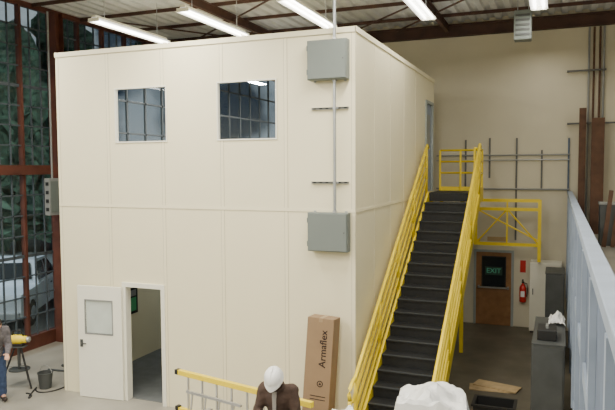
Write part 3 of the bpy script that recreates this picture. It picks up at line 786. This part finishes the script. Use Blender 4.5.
MB().box(-.10,.10,-.08,.08,-.003,.003, mtx=Matrix.Translation((PX+.045,PY-.52,1.145)) @ Matrix.Rotation(R(6),4,'Z') @ Matrix.Rotation(R(25),4,'X')).base('paper_note', 'paper', 'small white paper held by the person in the white hard hat', 'paper')
J2 = dict(pelvis=(0,.06,.93), belly=(0,.0,1.09), chest=(0,-.08,1.26), neck=(0,-.16,1.40), head=(0,-.26,1.49), up=(0,-.65,.65), face=(0,-.7,-.7),
    shl=(-.18,-.1,1.33), shr=(.18,-.1,1.33), ell=(-.22,-.12,1.05), elr=(.22,-.12,1.05), wrl=(-.14,-.34,.95), wrr=(.14,-.34,.95),
    hdl=(.2,-.9,-.3), hdr=(-.2,-.9,-.3), thl=(.8,.3,.3), thr=(-.8,.3,.3),
    hpl=(-.09,.06,.9), hpr=(.09,.06,.9), knl=(-.12,0,.49), knr=(.12,0,.49), anl=(-.13,.05,.1), anr=(.13,.05,.1), toe=(0,-1,0))
pz = onZ(-4, 402, 0)
person('person in grey shirt and blue jeans leaning in at the far left edge', (pz.x, pz.y, 0), R(60), J2, 'gshirt', 'jeans', False)

# tripod pipe stand with yellow tool and pipes
ps = onZ(20, 386, 0)
e = thing('pipe_stand', 'dark tripod pipe stand with a small tray near the glazed wall', 'stand', (ps.x, ps.y, 0), R(20))
for a_ in (90, 210, 330):
    ca, sa = math.cos(R(a_)), math.sin(R(a_))
    lg = MB().tube([(.36*ca,.36*sa,0.012),(.07*ca,.07*sa,.78)], .018, 8).build('leg', 'blk', e, local=True)
    MB().tube([(.2*ca,.2*sa,.42),(0,0,.40)], .01, 6).build('brace', 'lgrey', e, local=True)
MB().lathe([(.2,.33),(.2,.35),(.19,.35),(.19,.34)], n=24).build('tray', 'dgrey', e, local=True)
MB().lathe([(.03,.3),(.03,.8)], n=12).build('centre_tube', 'dgrey', e, local=True)
MB().box(-.14,.14,-.09,.09,.78,.80,bev=.005).build('head_plate', 'dgrey', e, local=True)
e = thing('power_tool', 'yellow bodied power tool sitting on the dark tripod stand', 'power tool', (ps.x, ps.y, .80), R(20))
MB().lathe([(.03,-.17),(.08,-.16),(.09,-.1),(.09,.06),(.07,.1),(.07,.15),(.03,.17)], (0,0,.13), axis='X').build('motor_body', 'yellow', e, local=True, smooth=True)
MB().box(-.1,.1,-.06,.06,0,.06,bev=.01).build('base', 'blk', e, local=True)
MB().tube([(-.12,0,.2),(-.1,0,.3),(.05,0,.32),(.1,0,.2)], .017, 8).build('handle', 'blk', e, local=True, smooth=True)
MB().lathe([(.055,.17),(.055,.22),(.02,.24)], (0,0,.13), axis='X').build('chuck', 'alu', e, local=True)
e = thing('bucket', 'dark bucket standing on the floor right of the tripod stand', 'bucket', (ps.x+.55, ps.y+.1, 0))
MB().lathe([(.11,0),(.14,.3),(.15,.3),(.15,.31),(.13,.31),(.1,.02)], n=24).build('shell', 'dgrey', e, local=True)
MB().tube([(.145*math.cos(R(a_)), .02, .3+.14*math.sin(R(a_))) for a_ in range(0, 181, 15)], .005, 6).build('bail_handle', 'alu', e, local=True)
for k, (dx, dy, ln, r_, lb) in enumerate(((-.2,.95,1.1,.02,'longer steel pipe lying on the floor behind the tripod stand'),(-.1,1.25,.8,.03,'shorter thicker steel pipe lying on the floor behind the tripod stand'))):
    MB().tube([(ps.x+dx, ps.y+dy, r_), (ps.x+dx+ln*.95, ps.y+dy+ln*.1, r_)], r_, 10).base('steel_pipe', 'dgrey', lb, 'pipe')
b = MB(); pts = []
c0 = onZ(60, 388, 0)
for k in range(60):
    a_ = k/59; p_ = Vector((ps.x+.45, ps.y-.45, 0)).lerp(Vector((c0.x-.1, c0.y, 0)), a_)
    pts.append((p_.x+.2*math.sin(a_*9), p_.y+.16*math.cos(a_*13), .012))
b.tube(pts, .013, 6).base('electric_cable', 'blk', 'black cable snaking over the floor by the tripod stand', 'cable', smooth=True)

p0 = onX(51, 196, XL+.36)
e = thing('panel_board', 'grey electrical panel board strapped to the red column left of the office', 'electrical panel', (p0.x, p0.y, p0.z-.45))
MB().box(XL+.331, XL+.48, p0.y-.17, p0.y+.17, p0.z-.45, p0.z+.42, bev=.008).build('enclosure', 'lgrey', e)
MB().box(XL+.481, XL+.49, p0.y-.13, p0.y+.13, p0.z-.38, p0.z+.35).build('door', 'egrey', e)
for k in range(4): MB().box(XL+.38, XL+.46, p0.y-.186, p0.y-.171, p0.z-.35+k*.2, p0.z-.27+k*.2).build('breaker', 'blk', e)
MB().tube([(XL+.41, p0.y, p0.z+.42), (XL+.41, p0.y, 7.9)], .022, 8).build('conduit', 'lgrey', e)

# ------------------------------------------------------------------ outdoors
tk = thing('pickup_truck', 'white pickup truck parked outside beyond the left glazing', 'truck', (-12.2, 5.0, -.12), R(118))
pr = [(-2.6,.45),(-2.6,.95),(-2.55,1.05),(-.9,1.08),(.55,1.1),(.75,1.12),(2.2,1.02),(2.5,.9),(2.6,.7),(2.6,.42),(2.05,.4),(1.95,.62),(1.75,.76),(1.45,.76),(1.25,.62),(1.15,.38),(-1.15,.38),(-1.25,.62),(-1.45,.76),(-1.75,.76),(-1.95,.62),(-2.05,.42)]
body = MB().prism(pr, -.92, .92, 'Y').build('body', 'truck', tk, local=True)
for s in (-1,1):
    for x in (-.1, .85): MB().box(x-.008, x+.008, s*.925-.004, s*.925+.004, .5, 1.05).build('door_seam', 'dgrey', body, local=True)
    MB().box(-.02+.1, .2, s*.93-.01, s*.93+.01, .92, .95).build('door_handle', 'blk', body, local=True)
cb = MB()
P = [(-.95,1.08,.88),(.95,1.1,.88),(.35,1.72,.72),(-.75,1.74,.72)]
A4 = [cb.bm.verts.new((x, -w, z)) for x, z, w in P]; B4 = [cb.bm.verts.new((x, w, z)) for x, z, w in P]
cb.bm.faces.new(A4[::-1]); cb.bm.faces.new(B4)
for k in range(4): cb.bm.faces.new((A4[k], A4[(k+1)%4], B4[(k+1)%4], B4[k]))
cab = cb.build('cab', 'truck', tk, local=True)
def sidewin(s, a):
    g = MB()
    def S(x, z): 
        w = .88-(z-1.09)/.64*.16; return Vector((x, s*(w+.006), z))
    vs = [g.bm.verts.new(S(x, z)) for x, z in a]; g.bm.faces.new(vs); g.build('side_window', 'carglass', cab, local=True)
for s in (-1,1):
    sidewin(s, [(-.85,1.16),(-.15,1.16),(-.15,1.66),(-.72,1.66)]); sidewin(s, [(-.08,1.16),(.8,1.16),(.34,1.66),(-.08,1.66)])
g = MB(); vs = [g.bm.verts.new(v) for v in ((.92,-.78,1.15),(.92,.78,1.15),(.42,.66,1.67),(.42,-.66,1.67))]; g.bm.faces.new(vs); g.build('windscreen', 'carglass', cab, local=True)
g = MB(); vs = [g.bm.verts.new(v) for v in ((-.94,-.7,1.2),(-.94,.7,1.2),(-.8,.62,1.66),(-.8,-.62,1.66))]; g.bm.faces.new(vs); g.build('rear_window', 'carglass', cab, local=True)
for x in (-1.6, 1.6):
    for s in (-1,1):
        w = MB().lathe([(.2,s*.92),(.36,s*.9),(.38,s*.86),(.38,s*.72),(.34,s*.7)], (x,0,.38), axis='Y', n=24).build('wheel', 'tyre', tk, local=True)
        MB().lathe([(.05,s*.945),(.19,s*.93),(.2,s*.9)], (x,0,.38), axis='Y', n=16).build('hub_cap', 'alu', w, local=True)
MB().box(2.55,2.7,-.9,.9,.4,.6,bev=.03).build('bumper', 'alu', tk, local=True); MB().box(-2.7,-2.55,-.9,.9,.42,.6,bev=.03).build('bumper', 'alu', tk, local=True)
MB().box(2.56,2.625,-.5,.5,.65,.88).build('grille', 'blk', tk, local=True)
for s in (-1,1):
    MB().box(2.5,2.62,s*.72-.14,s*.72+.14,.68,.88,bev=.02).build('headlight', 'paper', tk, local=True)
    MB().box(.7,.8,s*1.02-.1,s*1.02+.1,1.15,1.35,bev=.03).build('wing_mirror', 'blk', tk, local=True)
def tree(x, y, h, r, label, seed, grp):
    e = thing('tree', label, 'tree', (x, y, -.12), group=grp)
    MB().tube([(0,0,0),(0,0,h*.9)], [.22,.05], 8).build('trunk', 'bark', e, local=True)
    b = MB(); n = 44; rings = []
    L_ = 46
    for i in range(L_):
        f_ = i/(L_-1); base = r*(1-f_)**.45+.05
        rg = []
        for k in range(n):
            an = 2*math.pi*k/n
            rr = base*(.75+1.1*noise.noise(Vector((math.cos(an)*2.5+seed, math.sin(an)*2.5, f_*9)))+.45*random.random())
            rg.append(b.bm.verts.new((rr*math.cos(an), rr*math.sin(an), .8+f_*(h-.8)+.35*noise.noise(Vector((k*1.3, i, seed))))))
        rings.append(rg)
    for a_, b2 in zip(rings, rings[1:]):
        for k in range(n): b.bm.faces.new((a_[k], a_[(k+1)%n], b2[(k+1)%n], b2[k]))
    b.build('foliage', 'leaf', e, local=True)
for i, (x, y, h, r) in enumerate(((-23.5,16,12,1.9),(-27,23,16,2.5),(-21.5,10,11,1.9),(-30.5,12,15,2.6),(-18.5,21,13,2.0),(-18.5,29,16,2.4))):
    tree(x, y, h, r, 'dark tree standing outside beyond the pickup truck', i*3.3, 'trees outside the glazing')
area((-13.5, 1.0, 5.5), 2, 2, 520, (.75,.87,1), (0, R(8), 0))  # added light to brighten the truck, source unseen
area((-16, 8, 9), 2, 2, 1300, (.8,.92,.95), (R(-20), R(55), R(-30)))  # added light to bring out the tree foliage, source unseen

w = bpy.data.worlds.new('dusk'); bpy.context.scene.world = w; w.use_nodes = True
nt = w.node_tree; bg = nt.nodes['Background']; bg.inputs[1].default_value = .6
tc = nt.nodes.new('ShaderNodeTexCoord'); nz = nt.nodes.new('ShaderNodeTexNoise'); nz.inputs['Scale'].default_value = 8; nz.inputs['Detail'].default_value = 3
rp = nt.nodes.new('ShaderNodeValToRGB')
rp.color_ramp.elements[0].position = .44; rp.color_ramp.elements[0].color = (.06,.085,.12,1)
rp.color_ramp.elements[1].position = .56; rp.color_ramp.elements[1].color = (.62,.70,.76,1)
nt.links.new(tc.outputs['Generated'], nz.inputs['Vector']); nt.links.new(nz.outputs['Fac'], rp.inputs['Fac']); nt.links.new(rp.outputs['Color'], bg.inputs[0])
